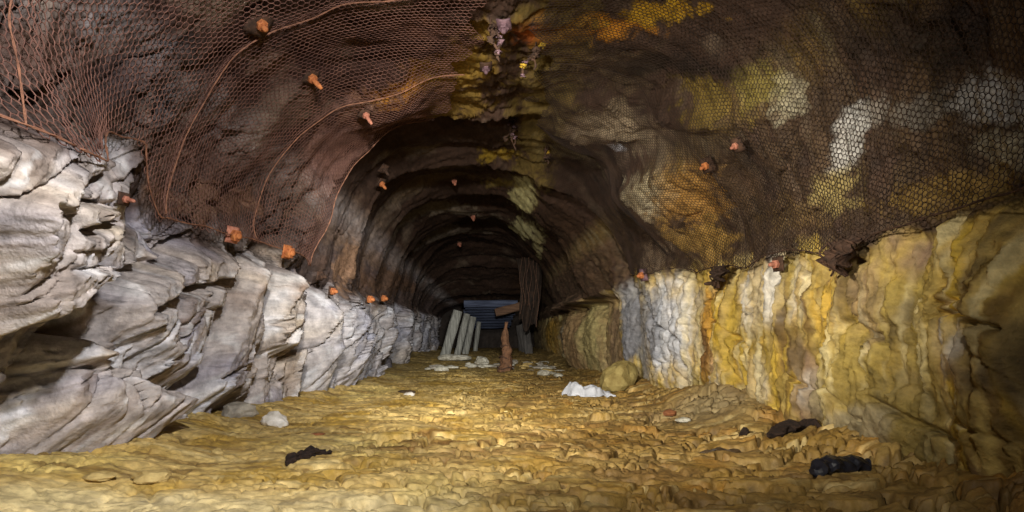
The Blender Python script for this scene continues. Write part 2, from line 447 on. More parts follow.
    spot = [  # px, py, rx, ry, colour, strength
        (395, 75, 62, 20, (166, 112, 42), .85, -30), (455, 55, 50, 30, (150, 120, 50), .8, -20), (455, 95, 40, 16, (134, 108, 48), .75, -10),
        (480, 20, 40, 20, (146, 116, 50), .7, 0), (345, 100, 34, 10, (170, 150, 130), .6, -35), (270, 60, 26, 14, (140, 116, 100), .5, 0),
        (330, 150, 60, 20, (128, 92, 82), .6, -45), (300, 20, 60, 18, (96, 74, 64), .6, 0), (420, 20, 40, 14, (120, 84, 72), .6, 0),
        (590, 22, 60, 12, (196, 130, 32), .95, -6), (660, 12, 60, 10, (206, 160, 40), .95, -4), (535, 22, 26, 16, (176, 92, 34), .9, 0),
        (610, 116, 80, 24, (156, 138, 112), .9, 6), (622, 144, 12, 4, (206, 210, 224), 1, 5), (575, 145, 44, 14, (150, 136, 104), .7, 10), (545, 110, 34, 34, (126, 106, 50), .65, 0),
        (720, 88, 44, 24, (138, 116, 50), .85, 30), (762, 82, 26, 22, (160, 146, 72), .8, 20), (790, 95, 18, 24, (188, 180, 150), .6, 0),
        (650, 195, 26, 26, (196, 184, 152), .8, 30), (690, 205, 40, 40, (170, 126, 58), .75, 40), (700, 240, 40, 22, (176, 140, 70), .7, 20),
        (660, 250, 24, 22, (160, 138, 112), .7, 0), (850, 140, 14, 40, (196, 192, 184), .85, 20), (840, 190, 20, 24, (176, 156, 96), .7, 0),
        (930, 110, 30, 20, (128, 122, 112), .6, 0), (1000, 95, 34, 30, (190, 186, 180), .8, 0), (1005, 150, 26, 26, (180, 170, 144), .7, 0), (880, 110, 20, 20, (150, 142, 130), .6, 0),
        (950, 190, 60, 20, (150, 120, 56), .6, -15), (800, 215, 40, 26, (120, 96, 56), .6, 0),
        (620, 60, 50, 18, (110, 92, 66), .6, 0), (700, 140, 40, 16, (96, 84, 70), .6, 0),
        (521, 201, 13, 7, (206, 196, 140), 1, 0), (521, 229, 15, 9, (206, 198, 148), 1, 20), (538, 246, 12, 5, (176, 166, 120), .8, 50), (497, 150, 22, 8, (170, 140, 44), .8, 0), (500, 180, 20, 6, (150, 130, 60), .7, 0),
        (440, 176, 60, 6, (120, 100, 76), .7, -6), (430, 205, 70, 8, (150, 136, 116), .75, -10), (440, 232, 60, 8, (146, 132, 116), .75, -6), (360, 235, 20, 26, (128, 104, 84), .5, 40),
        (345, 262, 30, 16, (142, 110, 84), .8, -35), (395, 282, 24, 12, (104, 76, 54), .6, -35),
        (340, 130, 70, 34, (138, 104, 92), .75, -45), (285, 185, 40, 26, (118, 88, 78), .6, -40), (900, 28, 150, 30, (34, 26, 21), .6, 0), (690, 55, 70, 14, (34, 26, 20), .8, 0), (150, 70, 80, 40, (38, 28, 26), .8, -30),  # the near-black blobs paint the dimness of the near roof
        (40, 40, 60, 30, (98, 72, 60), .5, 0), (140, 60, 40, 30, (70, 52, 50), .6, 0), (200, 150, 60, 40, (104, 74, 58), .5, -20), (205, 200, 50, 20, (132, 96, 70), .6, 0),
        (120, 130, 30, 20, (80, 62, 50), .6, 0),
    ]
    for px, py, rx, ry, c, s, rot in spot:
        m = blob(A2, L2, px, py, rx, ry, rot) + .9 * n_mid + .6 * n_fine + (.4 if rx > 25 else .1) * n_big
        Cc = mix(Cc, lin(*c), sstep(1.15, .55, m) * s)
    Cc = Cc * (1 - .22 * sstep(95, 80, DEG) * sstep(6.6, 5.5, U))[..., None]  # right roof painted darker to hold back torch spill
    Cc = Cc * (1 - .35 * sstep(5.9, 6.4, U))[..., None]  # shade of the recess behind the lip, painted into the roof colour
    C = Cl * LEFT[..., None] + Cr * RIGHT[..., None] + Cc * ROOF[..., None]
    vein = ridged(e1 * .9 + .3 * n_big, e2 * 3.2 + .3 * n_mid, 3, 590)
    C = mix(C, lin(74, 66, 62), LEFT * sstep(.80, .95, vein) * .6)
    C = mix(C, lin(226, 224, 222), LEFT * sstep(.82, .95, ridged(e1 * 1.3 + 9, e2 * 4 + .4 * n_mid, 2, 594)) * .5)
    # rust washed down from the mesh onto the wall tops
    edgeL = np.interp(U, EL_Y, EL_A) ; edgeR = np.interp(U, ER_Y, ER_A)
    rustL = sstep(.24, -.03, A2 - edgeL + .25 * n_mid) * (DEG > 100)
    rustR = sstep(.06, -.05, edgeR - A2 + .2 * n_mid) * (DEG < 80)
    keep = sstep(30, 44, DEG) * sstep(154, 140, DEG)
    wash = np.maximum(rustL, rustR) * (1 - keep) * sstep(.5, 1.0, U)
    under = lin(66, 48, 39) * (1 + .5 * n_mid[..., None])
    C = np.where((wash > 0)[..., None], C * (1 - .93 * wash[..., None]) + under * .93 * wash[..., None], C)
    for px, py, rx, ry, c, s, rot in spot:
        if px > 600 or px < 260 or (px < 420 and py > 220):
            m = blob(A2, L2, px, py, rx, ry, rot) + .9 * n_mid + .6 * n_fine + (.4 if rx > 25 else .1) * n_big
            C = mix(C, lin(*c), sstep(1.15, .55, m) * s * wash)
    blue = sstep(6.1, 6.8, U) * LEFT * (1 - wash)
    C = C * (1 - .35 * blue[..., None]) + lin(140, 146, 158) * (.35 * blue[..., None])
    C = C * (1 + .28 * n_fine + .18 * n_mid + .22 * fbm(U * 42, V * 42, 2, 598))[..., None]
    return np.clip(C, .004, .9)

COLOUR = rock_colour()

# ------------------------------------------------------------------ building blocks
def new_mesh_obj(name, verts, faces, mat=None, parent=None, smooth=True):
    me = bpy.data.meshes.new(name)
    me.from_pydata([tuple(v) for v in verts], [], [tuple(f) for f in faces])
    me.update()
    if smooth:
        me.polygons.foreach_set('use_smooth', np.ones(len(me.polygons), bool))
    o = bpy.data.objects.new(name, me); COL.objects.link(o)
    if mat: me.materials.append(mat)
    if parent: o.parent = parent
    return o

def grid_obj(name, X, C, mat):
    """big grid surface from an (n, m, 3) array of points with its colours"""
    n, m = X.shape[:2]
    me = bpy.data.meshes.new(name)
    me.vertices.add(n * m); me.vertices.foreach_set('co', X.reshape(-1).astype(f32))
    idx = np.arange(n * m).reshape(n, m)
    q = np.stack([idx[:-1, :-1], idx[:-1, 1:], idx[1:, 1:], idx[1:, :-1]], -1).reshape(-1, 4)
    me.loops.add(q.size); me.loops.foreach_set('vertex_index', q.reshape(-1).astype(np.int32))
    me.polygons.add(len(q)); me.polygons.foreach_set('loop_start', np.arange(0, q.size, 4, dtype=np.int32))
    me.polygons.foreach_set('loop_total', np.full(len(q), 4, np.int32))
    me.update(calc_edges=True); me.validate()
    me.polygons.foreach_set('use_smooth', np.ones(len(me.polygons), bool))
    if C is not None:
        at = me.attributes.new('mineral_and_shade', 'FLOAT_COLOR', 'POINT')
        c = np.ones((n * m, 4), f32); c[:, :3] = C.reshape(-1, 3)
        at.data.foreach_set('color', c.reshape(-1))
    o = bpy.data.objects.new(name, me); COL.objects.link(o)
    me.materials.append(mat)
    return o

def nodes_of(m):
    m.use_nodes = True
    nt = m.node_tree
    return nt, nt.nodes, nt.links, nt.nodes['Principled BSDF']

def rock_material(name, rough=.75, scale=14, bump=.35, dist=.02, spec=.35, vary=.35):
    m = bpy.data.materials.new(name); nt, N, K, bs = nodes_of(m)
    at = N.new('ShaderNodeAttribute'); at.attribute_name = 'mineral_and_shade'
    tc = N.new('ShaderNodeTexCoord')
    n1 = N.new('ShaderNodeTexNoise'); n1.inputs['Scale'].default_value = scale; n1.inputs['Detail'].default_value = 8; n1.inputs['Roughness'].default_value = .65
    n2 = N.new('ShaderNodeTexNoise'); n2.inputs['Scale'].default_value = scale * 5; n2.inputs['Detail'].default_value = 5
    K.new(tc.outputs['Object'], n1.inputs['Vector']); K.new(tc.outputs['Object'], n2.inputs['Vector'])
    mr = N.new('ShaderNodeMapRange'); mr.inputs['From Min'].default_value = .3; mr.inputs['From Max'].default_value = .7
    mr.inputs['To Min'].default_value = 1 - vary; mr.inputs['To Max'].default_value = 1 + vary
    K.new(n1.outputs['Fac'], mr.inputs['Value'])
    vm = N.new('ShaderNodeVectorMath'); vm.operation = 'SCALE'
    K.new(at.outputs['Color'], vm.inputs[0]); K.new(mr.outputs['Result'], vm.inputs['Scale'])
    K.new(vm.outputs['Vector'], bs.inputs['Base Color'])
    ad = N.new('ShaderNodeMath'); ad.operation = 'MULTIPLY_ADD'; ad.inputs[1].default_value = .35
    K.new(n2.outputs['Fac'], ad.inputs[0]); K.new(n1.outputs['Fac'], ad.inputs[2])
    bp = N.new('ShaderNodeBump'); bp.inputs['Strength'].default_value = bump; bp.inputs['Distance'].default_value = dist
    K.new(ad.outputs[0], bp.inputs['Height']); K.new(bp.outputs['Normal'], bs.inputs['Normal'])
    bs.inputs['Roughness'].default_value = rough; bs.inputs['Specular IOR Level'].default_value = spec
    return m

def solid(name, c1, c2, scale=12, rough=.7, metal=0., bump=.3, dist=.01, spec=.3, stretch=(1, 1, 1)):
    """two-tone noisy material, colours given as sRGB 0-255"""
    m = bpy.data.materials.new(name); nt, N, K, bs = nodes_of(m)
    tc = N.new('ShaderNodeTexCoord'); mp = N.new('ShaderNodeMapping'); mp.inputs['Scale'].default_value = stretch
    K.new(tc.outputs['Object'], mp.inputs['Vector'])
    n = N.new('ShaderNodeTexNoise'); n.inputs['Scale'].default_value = scale; n.inputs['Detail'].default_value = 7; n.inputs['Roughness'].default_value = .65
    K.new(mp.outputs['Vector'], n.inputs['Vector'])
    cr = N.new('ShaderNodeValToRGB'); cr.color_ramp.elements[0].position = .35; cr.color_ramp.elements[1].position = .65
    cr.color_ramp.elements[0].color = (*lin(*c1), 1); cr.color_ramp.elements[1].color = (*lin(*c2), 1)
    K.new(n.outputs['Fac'], cr.inputs['Fac']); K.new(cr.outputs['Color'], bs.inputs['Base Color'])
    bp = N.new('ShaderNodeBump'); bp.inputs['Strength'].default_value = bump; bp.inputs['Distance'].default_value = dist
    K.new(n.outputs['Fac'], bp.inputs['Height']); K.new(bp.outputs['Normal'], bs.inputs['Normal'])
    bs.inputs['Roughness'].default_value = rough; bs.inputs['Metallic'].default_value = metal; bs.inputs['Specular IOR Level'].default_value = spec
    return m

M = {}
M['wall'] = rock_material('fractured_rock', .72, 12, .6, .03, .3, .4)
M['roof'] = rock_material('stained_roof_rock', .85, 11, .45, .03, .2, .35)
M['mud'] = rock_material('ochre_mud', .62, 16, .5, .02, .4, .35)
M['wire_pink'] = solid('rusty_wire_pinkish', (84, 57, 49), (124, 88, 75), 6, .8, 0, .2)
M['wire_dark'] = solid('rusty_wire_dark', (32, 23, 18), (62, 45, 34), 4, .8, 0, .2)
M['seam'] = solid('rusty_seam_wire', (104, 70, 54), (148, 104, 80), 20, .8, 0, .2)
M['rust'] = solid('orange_rust', (140, 76, 44), (206, 132, 76), 25, .8, 0, .4)
M['rust_pink'] = solid('pale_rust', (150, 92, 74), (196, 134, 108), 25, .8, 0, .4)
M['rust_dark'] = solid('dark_rust', (46, 33, 25), (84, 60, 45), 25, .85, 0, .5)
M['crust_yellow'] = solid('yellow_crust', (150, 112, 30), (206, 172, 60), 30, .85, 0, .5)
M['crust_purple'] = solid('purplish_scale', (86, 64, 70), (128, 100, 106), 30, .7, 0, .4)
M['white_rock'] = solid('white_quartz', (196, 188, 172), (232, 226, 216), 16, .6, 0, .4)
M['white_bag'] = solid('white_plastic_sheet', (168, 170, 176), (204, 206, 212), 5, .5, 0, .15)
M['yellow_rock'] = solid('yellow_stained_rock', (120, 102, 54), (172, 154, 96), 7, .8, 0, .6, .02)
M['char'] = solid('charred_wood', (20, 14, 12), (56, 40, 30), 22, .8, 0, .8, .02, stretch=(1, 4, 4))
M['pipe'] = solid('black_wet_pipe', (14, 14, 18), (40, 40, 48), 14, .35, 0, .4)
M['pale_stone'] = solid('pale_stone', (136, 130, 112), (206, 202, 186), 10, .8, 0, .5)
M['tan_stone'] = solid('tan_stone', (140, 116, 66), (190, 166, 108), 10, .8, 0, .5)
M['grey_stone'] = solid('grey_stone', (128, 120, 108), (176, 168, 152), 10, .8, 0, .5)
M['dark_stone'] = solid('dark_wet_stone', (40, 32, 24), (84, 66, 44), 12, .6, 0, .5)
M['red_stone'] = solid('reddish_stone', (110, 68, 44), (150, 96, 60), 12, .8, 0, .5)
M['timber'] = solid('grey_weathered_timber', (92, 92, 86), (150, 150, 142), 5, .85, 0, .5, .01, stretch=(6, 6, .6))
M['timber_blue'] = solid('blue_grey_timber', (36, 42, 58), (74, 82, 102), 4, .85, 0, .5, .01, stretch=(.5, 6, 6))
M['timber_grey'] = solid('dull_grey_timber', (52, 50, 48), (92, 88, 84), 5, .85, 0, .5, .01, stretch=(6, 6, .6))
M['timber_brown'] = solid('brown_timber', (66, 48, 36), (104, 78, 58), 5, .85, 0, .5, .01, stretch=(.5, 6, 6))

# ------------------------------------------------------------------ setting: walls, roof, floor, end
PTS = xyz(T2, Y2, R2)
jL = int(np.argmin(abs(np.degrees(TH) - 150))); jR = int(np.argmin(abs(np.degrees(TH) - 32)))
def struct(o):
    o['kind'] = 'structure'; return o
struct(grid_obj('wall_right', PTS[:, :jR + 1], COLOUR[:, :jR + 1], M['wall']))
struct(grid_obj('ceiling', PTS[:, jR:jL + 1], COLOUR[:, jR:jL + 1], M['roof']))
struct(grid_obj('wall_left', PTS[:, jL:], COLOUR[:, jL:], M['wall']))

FX = np.linspace(-3.1, 3.1, 760)
fy = list(np.arange(-2.6, 1.2, .06)); y = 1.2
while y < 24:
    fy.append(y); y += max(.0045, .0028 * y)
FY = np.array(fy)
GX, GY = np.meshgrid(FX, FY)
def floor_relief():
    w1 = fbm(GX * 1.6, GY * 1.6, 3, 600); w2 = fbm(GX * 1.6 + 33, GY * 1.6, 3, 604)
    w3 = fbm(GX * 5, GY * 5, 3, 606); w4 = fbm(GX * 5 + 21, GY * 5, 3, 608)
    x = GX + .18 * w1 + .07 * w3; yq = GY + .18 * w2 + .07 * w4
    f1, f2, hh, rr = cells(x / .27, yq / .19, 610, .98, .6)
    g1, g2, gh, gr = cells((x + .03 * w4) / .10, yq / .075, 620, .98, .7)
    open_ = sstep(-1.1, .7, GX + .8 * noise2(GX * .8, GY * .5, 630)) * .86 + .14
    open_ *= np.interp(GY, [2, 4, 8, 14], [1, 1, .8, .5])
    patch = sstep(-.2, .25, fbm(GX * 1.7 + 3, GY * 1.9, 3, 632))
    rag = .05 * fbm(GX * 22, GY * 22, 3, 612)
    gap = sstep(.19, .05, f2 - f1 + rag) * patch
    gap2 = sstep(.26, .06, g2 - g1 + 1.2 * rag) * sstep(-.15, .2, fbm(GX * 2.6 + 13, GY * 2.6, 3, 634))
    z = .030 * fbm(GX * .9, GY * .7, 3, 640)
    tq = (fbm(GX * 1.5 + .2 * w3, GY * 3.0 + .2 * w4, 4, 660) + 1) * 5.0
    fr = tq - np.floor(tq)
    z += .055 * (np.floor(tq) + sstep(.30, .62, fr)) / 5.0 * (.75 - .2 * open_)
    z += open_ * (.034 * hh - .10 * gap) + .012 * gh * (.15 + .85 * open_) - .05 * gap2 * (.15 + .85 * open_)
    z += .012 * fbm(GX * 3.5, GY * 14, 3, 650) + .005 * fbm(GX * 22, GY * 34, 4, 655)
    z -= .05
    ed = np.maximum(sstep(-1.35, -2.1, GX) * .07, sstep(1.35, 2.2, GX) * .14)
    z += ed * (1 + .8 * w1)
    heap = .12 * np.exp(-((GX - 2.0) / .45) ** 2 - ((GY - 5.3) / .7) ** 2)
    z += heap + sstep(12.5, 16.5, GY) * .17
    return z, w1, gap, rr, open_
FZ, FW, FGAP, FRR, FOPEN = floor_relief()
def floor_colour():
    n = fbm(GX * 2.2, GY * 1.6, 4, 700); n2 = fbm(GX * 9, GY * 9, 3, 710); n3 = fbm(GX * 1.1 + 8, GY * .9, 3, 720)
    C = np.zeros(GX.shape + (3,)) + lin(194, 166, 102)
    def mix(c, col, m): return c * (1 - m[..., None]) + col * m[..., None]
    C = mix(C, lin(168, 136, 62), sstep(-.15, .3, n))
    C = mix(C, lin(208, 184, 112), sstep(.1, .4, n3) * .7)
    rt = sstep(-.5, .8, GX + .3 * n3)
    C = mix(C, lin(120, 92, 42), rt * .75)
    C = mix(C, lin(164, 116, 44), rt * sstep(.1, .45, fbm(GX * 2.2 + 20, GY * 3, 3, 730)) * .55)
    C = mix(C, lin(112, 84, 44), sstep(-.6, .1, GX) * sstep(.1, .4, fbm(GX * 1.8 + 3, GY * 3.5, 3, 740)) * .7)
    lay = fbm(GX * 1.6 + .3 * n, GY * 9, 4, 750); lay2 = fbm(GX * 3.5 + 40, GY * 15, 3, 755)
    C = mix(C, lin(122, 94, 46), sstep(.08, .4, lay) * .75)
    C = mix(C, lin(96, 74, 40), sstep(.15, .45, lay2) * .6)
    C = mix(C, lin(214, 192, 134), sstep(.15, .45, -lay) * .5)
    C = mix(C, lin(196, 182, 140), sstep(2.75, 2.35, GY + .2 * n) * sstep(.2, -.4, GX) * .6)
    C = mix(C, lin(120, 84, 44), np.exp(-((GX + .1) / .9) ** 2 - ((GY - 3.9) / .7) ** 2) * sstep(-.1, .25, fbm(GX * 1.9 + 30, GY * 3.6, 3, 748)) * .7)
    C = mix(C, lin(150, 134, 100), np.exp(-((GX - 1.75) / .4) ** 2 - ((GY - 4.9) / .5) ** 2) * .8)
    C = mix(C, lin(128, 110, 66), sstep(8, 13, GY) * .5)
    C *= (1 + .3 * n2 + .25 * fbm(GX * 32, GY * 36, 2, 745) + .25 * (FRR - .5) * FOPEN)[..., None]
    return np.clip(C, .004, .9)
struct(grid_obj('floor', np.stack([GX, GY, FZ], -1)[:, ::-1], floor_colour()[:, ::-1], M['mud']))

def floor_z(x, y):
    i = int(np.clip(np.searchsorted(FY, y), 1, len(FY) - 2)); j = int(np.clip(np.searchsorted(FX, x), 1, len(FX) - 2))
    return float(FZ[i - 1:i + 2, j - 1:j + 2].mean())

# rock face that closes the far end of the drive
ex = np.linspace(-2.6, 2.6, 90); ez = np.linspace(-.2, 3.3, 70)
EX, EZ = np.meshgrid(ex, ez)
e_rel = .2 * fbm(EX * 1.5, EZ * 1.5, 4, 800)
eC = np.zeros(EX.shape + (3,)) + lin(52, 44, 38)
eC = eC * (1 + .4 * fbm(EX * 3, EZ * 3, 3, 810))[..., None]
struct(grid_obj('wall_back', np.stack([EX, 23.4 - e_rel, EZ], -1), np.clip(eC, .004, 1), M['wall']))

# ------------------------------------------------------------------ helpers for the loose things
def tag(o, label, cat, group=None):
    o['label'] = label; o['category'] = cat
    if group: o['group'] = group
    return o

def empty(name, loc, rot=None):
    o = bpy.data.objects.new(name, None); COL.objects.link(o); o.location = loc
    o.empty_display_size = .1
    if rot is not None: o.rotation_euler = rot
    return o

def tube(points, rad, sides=6, closed_ends=True):
    """verts, faces of a tube through points; rad a number or list"""
    pts = [Vector(p) for p in points]; n = len(pts)
    rads = rad if isinstance(rad, (list, tuple, np.ndarray)) else [rad] * n
    V = []; Fc = []
    up = Vector((0, 0, 1)); prev = None
    for i, p in enumerate(pts):
        t = (pts[min(i + 1, n - 1)] - pts[max(i - 1, 0)]).normalized()
        if prev is None:
            a = t.orthogonal().normalized()
        else:
            a = (prev - t * prev.dot(t)).normalized()
        prev = a; b = t.cross(a)
        for k in range(sides):
            w = 2 * math.pi * k / sides
            V.append(p + (a * math.cos(w) + b * math.sin(w)) * rads[i])
    for i in range(n - 1):
        for k in range(sides):
            Fc.append((i * sides + k, i * sides + (k + 1) % sides, (i + 1) * sides + (k + 1) % sides, (i + 1) * sides + k))
    if closed_ends:
        Fc.append(tuple(range(sides - 1, -1, -1))); Fc.append(tuple((n - 1) * sides + k for k in range(sides)))
    return V, Fc

def lump(size, seed, sub=3, rough=.25, facets=.5, flat_base=True):
    """broken stone: an icosphere cut by random planes and roughened"""
    bm = bmesh.new(); bmesh.ops.create_icosphere(bm, subdivisions=sub, radius=1)
    r = random.Random(seed)
    planes = []
    for _ in range(11):
        v = Vector((r.gauss(0, 1), r.gauss(0, 1), r.gauss(0, 1))).normalized(); planes.append((v, r.uniform(.62, .9)))
    from mathutils import noise as mn
    for v in bm.verts:
        d = v.co.normalized(); rad = 1.0
        for nrm, k in planes:
            q = d.dot(nrm)
            if q > .05: rad = min(rad, k / q * facets + 1 * (1 - facets) if k / q < 1 else rad)
        rad *= 1 + rough * mn.noise(d * 1.7 + Vector((seed * 3.1, 0, 0))) + rough * .4 * mn.noise(d * 5 + Vector((0, seed * 1.7, 0)))
        v.co = d * rad
    for v in bm.verts:
        if flat_base and v.co.z < -.55: v.co.z = -.55 + (v.co.z + .55) * .15
        v.co = Vector((v.co.x * size[0], v.co.y * size[1], v.co.z * size[2]))
    vs = [v.co.copy() for v in bm.verts]; fs = [[l.vert.index for l in f.loops] for f in bm.faces]
    bm.free()
    return vs, fs

def stone(name, px, py, size, mat, label, cat='stone', seed=1, rz=0., group=None, sink=.42, tilt=0., facets=.6, sub=3):
    x, y = ground(px, py)
    x, y = ground(px, py, floor_z(x, y))
    z = floor_z(x, y)
    vs, fs = lump(size, seed, sub=sub, facets=facets)
    o = new_mesh_obj(name, vs, fs, mat, smooth=False)
    o.location = (x, y, z + size[2] * sink); o.rotation_euler = (tilt, tilt * .6, rz)
    return tag(o, label, cat, group)

# ------------------------------------------------------------------ rusty wire mesh lining the roof
def mesh_sheet(name, y0, y1, a_lo, a_hi, keep, mat, label, cell=.047, wire=.0085, seam=True, hem=None, seam_at=None, off=0.0, group=None, wob=1.0, seed=0):
    """hexagon wire netting between depths y0..y1 and arcs a_lo..a_hi; keep(a, y) says where it has not been cut"""
    dx = cell; dy = cell * .86
    ny = int((y1 - y0) / dy) + 2; na = int((a_hi - a_lo) / dx) + 2
    V = {}; verts = []; faces = []
    def vid(a, y):
        k = (round(a / dx * 12), round((y - y0) / dy * 12))
        if k not in V:
            V[k] = len(verts); verts.append((a, y))
        return V[k]
    for i in range(ny):
        for j in range(na):
            ca = a_lo + (j + .5 * (i % 2)) * dx; cy = y0 + i * dy
            if cy > y1 or ca > a_hi: continue
            if not keep(ca, cy): continue
            hx = dx / 2; hy = dy / 3
            f = [vid(ca, cy - 2 * hy), vid(ca + hx, cy - hy), vid(ca + hx, cy + hy), vid(ca, cy + 2 * hy), vid(ca - hx, cy + hy), vid(ca - hx, cy - hy)]
            faces.append(f)
    va = np.array(verts)
    a = va[:, 0]; yy = va[:, 1]
    a = a + wob * (.030 * fbm(va[:, 0] * 1.7, va[:, 1] * 1.7, 3, 900) + .006 * noise2(va[:, 0] * 30, va[:, 1] * 30, 905))
    yy = yy + wob * (.030 * fbm(va[:, 0] * 1.7 + 50, va[:, 1] * 1.7, 3, 910) + .006 * noise2(va[:, 0] * 30 + 9, va[:, 1] * 30, 915))
    th = a / ARC
    r = sample(SHEET, th, yy) - off - .02 * fbm(a * 2.5, yy * 2.5, 3, 920)
    p = xyz(th, yy, r)
    root = empty(name, tuple(p.mean(0)))
    p = p - p.mean(0)
    o = new_mesh_obj('wire_netting', p, faces, mat, root)
    md = o.modifiers.new('wire', 'WIREFRAME'); md.thickness = wire; md.use_even_offset = False; md.use_boundary = True; md.use_replace = True; md.offset = 0
    tag(root, label, 'wire mesh', group)
    base = Vector(root.location)
    def along(fa, t0, t1, n, rad, nm, m):
        pts = []
        for t in np.linspace(t0, t1, n):
            aa, ay = fa(t)
            aa += .02 * float(noise2(np.array([t * 4.]), np.array([seed + .5]), 930)[0]); ay += .05 * float(noise2(np.array([t * 3.]), np.array([seed + 7.5]), 931)[0])
            rr = float(sample(SHEET, aa / ARC, ay)) - off - .018
            q = xyz(np.array(aa / ARC), np.array(ay), np.array(rr))
            pts.append(Vector(q.tolist()) - base)
        # two wires twisted round each other make the selvedge
        A = []; B = []
        for k, q in enumerate(pts):
            w = k * 1.1
            d = Vector((math.cos(w), math.sin(w) * .6, math.sin(w))) * rad * .8
            A.append(q + d)
            B.append(q - d)
        v1, f1 = tube(A, rad, 5); v2, f2 = tube(B, rad, 5)
        new_mesh_obj(nm, v1 + v2, f1 + [tuple(i + len(v1) for i in f) for f in f2], m, root)
    if seam_at:
        for (fa, t0, t1, nm) in seam_at:
            along(fa, t0, t1, max(20, int(abs(t1 - t0) / .03)), .0032, nm, M['rust_dark'] if mat is M['wire_dark'] else M['seam'])
    return root

def eL(y): return float(np.interp(y, EL_Y, EL_A))
def eR(y): return float(np.interp(y, ER_Y, ER_A))
CROWN = math.radians(89) * ARC
def nz(a, y, s): return float(noise2(np.array([a]), np.array([y]), s)[0])

CL_Y, CL_A = edge([(486, 4), (462, 40), (445, 75), (432, 108)])
CR_Y, CR_A = edge([(548, 8), (545, 38), (545, 90), (552, 140), (556, 150)])
def left_keep(a, y):
    return a < eL(y) - .01 + .03 * nz(a * 3, y * 6, 940) and a > float(np.interp(y, CL_Y, CL_A)) + .20 * nz(a * 3, y * 3, 941)
def right_keep(a, y):
    return a > eR(y) + .01 + .04 * nz(a * 3, y * 7, 942) and a < float(np.interp(y, CR_Y, CR_A)) + .22 * nz(a * 3, y * 3, 943)

AL = math.radians(172) * ARC
S1, S2_, S3, S4 = 2.42, 3.75, 4.95, 6.05
def seamline(y, skew=0.0):
    return lambda t: (t, y + skew * (t - 3.3))
hemL = lambda t: (eL(t) - .01, t)
hemR = lambda t: (eR(t) + .01, t)
def aL(y): return eL(y) - .02
ctop = CROWN + .25
mesh_sheet('wire_mesh', .9, S1, CROWN, AL, left_keep, M['wire_pink'], 'rusty wire mesh strip at upper left corner, nearest on the left side', .042, .0062,
           seam_at=[(seamline(3.04, -.3), ctop + .2, aL(S1), 'selvedge'), (hemL, 1.6, S1, 'hem_wire')], seed=1)
mesh_sheet('wire_mesh', S1 + .02, S2_, CROWN, AL, left_keep, M['wire_pink'], 'rusty wire mesh strip on left roof, second from front, above the rock notch', .040, .0058,
           seam_at=[(seamline(S2_), ctop, aL(S2_), 'selvedge'), (hemL, S1, S2_, 'hem_wire')], seed=2)
mesh_sheet('wire_mesh', S2_ + .02, S3, CROWN, AL, left_keep, M['wire_pink'], 'rusty wire mesh strip on left roof, third from the front, with two orange bolt ends', .040, .0058,
           seam_at=[(seamline(S3), ctop, aL(S3), 'selvedge'), (hemL, S2_, S3, 'hem_wire')], seed=3)
mesh_sheet('wire_mesh', S3 + .02, S4, CROWN, AL, left_keep, M['wire_pink'], 'rusty wire mesh flap ending at the dark roof lip on the left', .042, .006,
           seam_at=[(seamline(S4 - .04), ctop + .5, aL(S4), 'selvedge'), (hemL, S3, S4, 'hem_wire')], seed=4)
AR = math.radians(4) * ARC
mesh_sheet('wire_mesh', .9, 3.25, AR, CROWN, right_keep, M['wire_dark'], 'dark wire mesh at upper right corner, nearest on the right side', .030, .0048,
           seam_at=[(hemR, 1.8, 3.25, 'hem_wire')], seed=5)
mesh_sheet('wire_mesh', 3.27, 4.7, AR, CROWN, right_keep, M['wire_dark'], 'dark wire mesh over the right shoulder above the white streaked wall', .031, .0048,
           seam_at=[(hemR, 3.25, 4.7, 'hem_wire')], seed=6)
mesh_sheet('wire_mesh', 4.72, 6.6, AR, CROWN, right_keep, M['wire_dark'], 'dark wire mesh over ochre rock right of the tunnel middle', .031, .0048,
           seam_at=[(hemR, 4.7, 6.6, 'hem_wire')], seed=7)
mesh_sheet('wire_mesh', 6.62, 7.7, AR, CROWN, right_keep, M['wire_dark'], 'dark wire mesh farthest in on the right, ending at the hanging brown bulge', .031, .0048,
           seam_at=[(hemR, 6.6, 7.7, 'hem_wire')], seed=8)

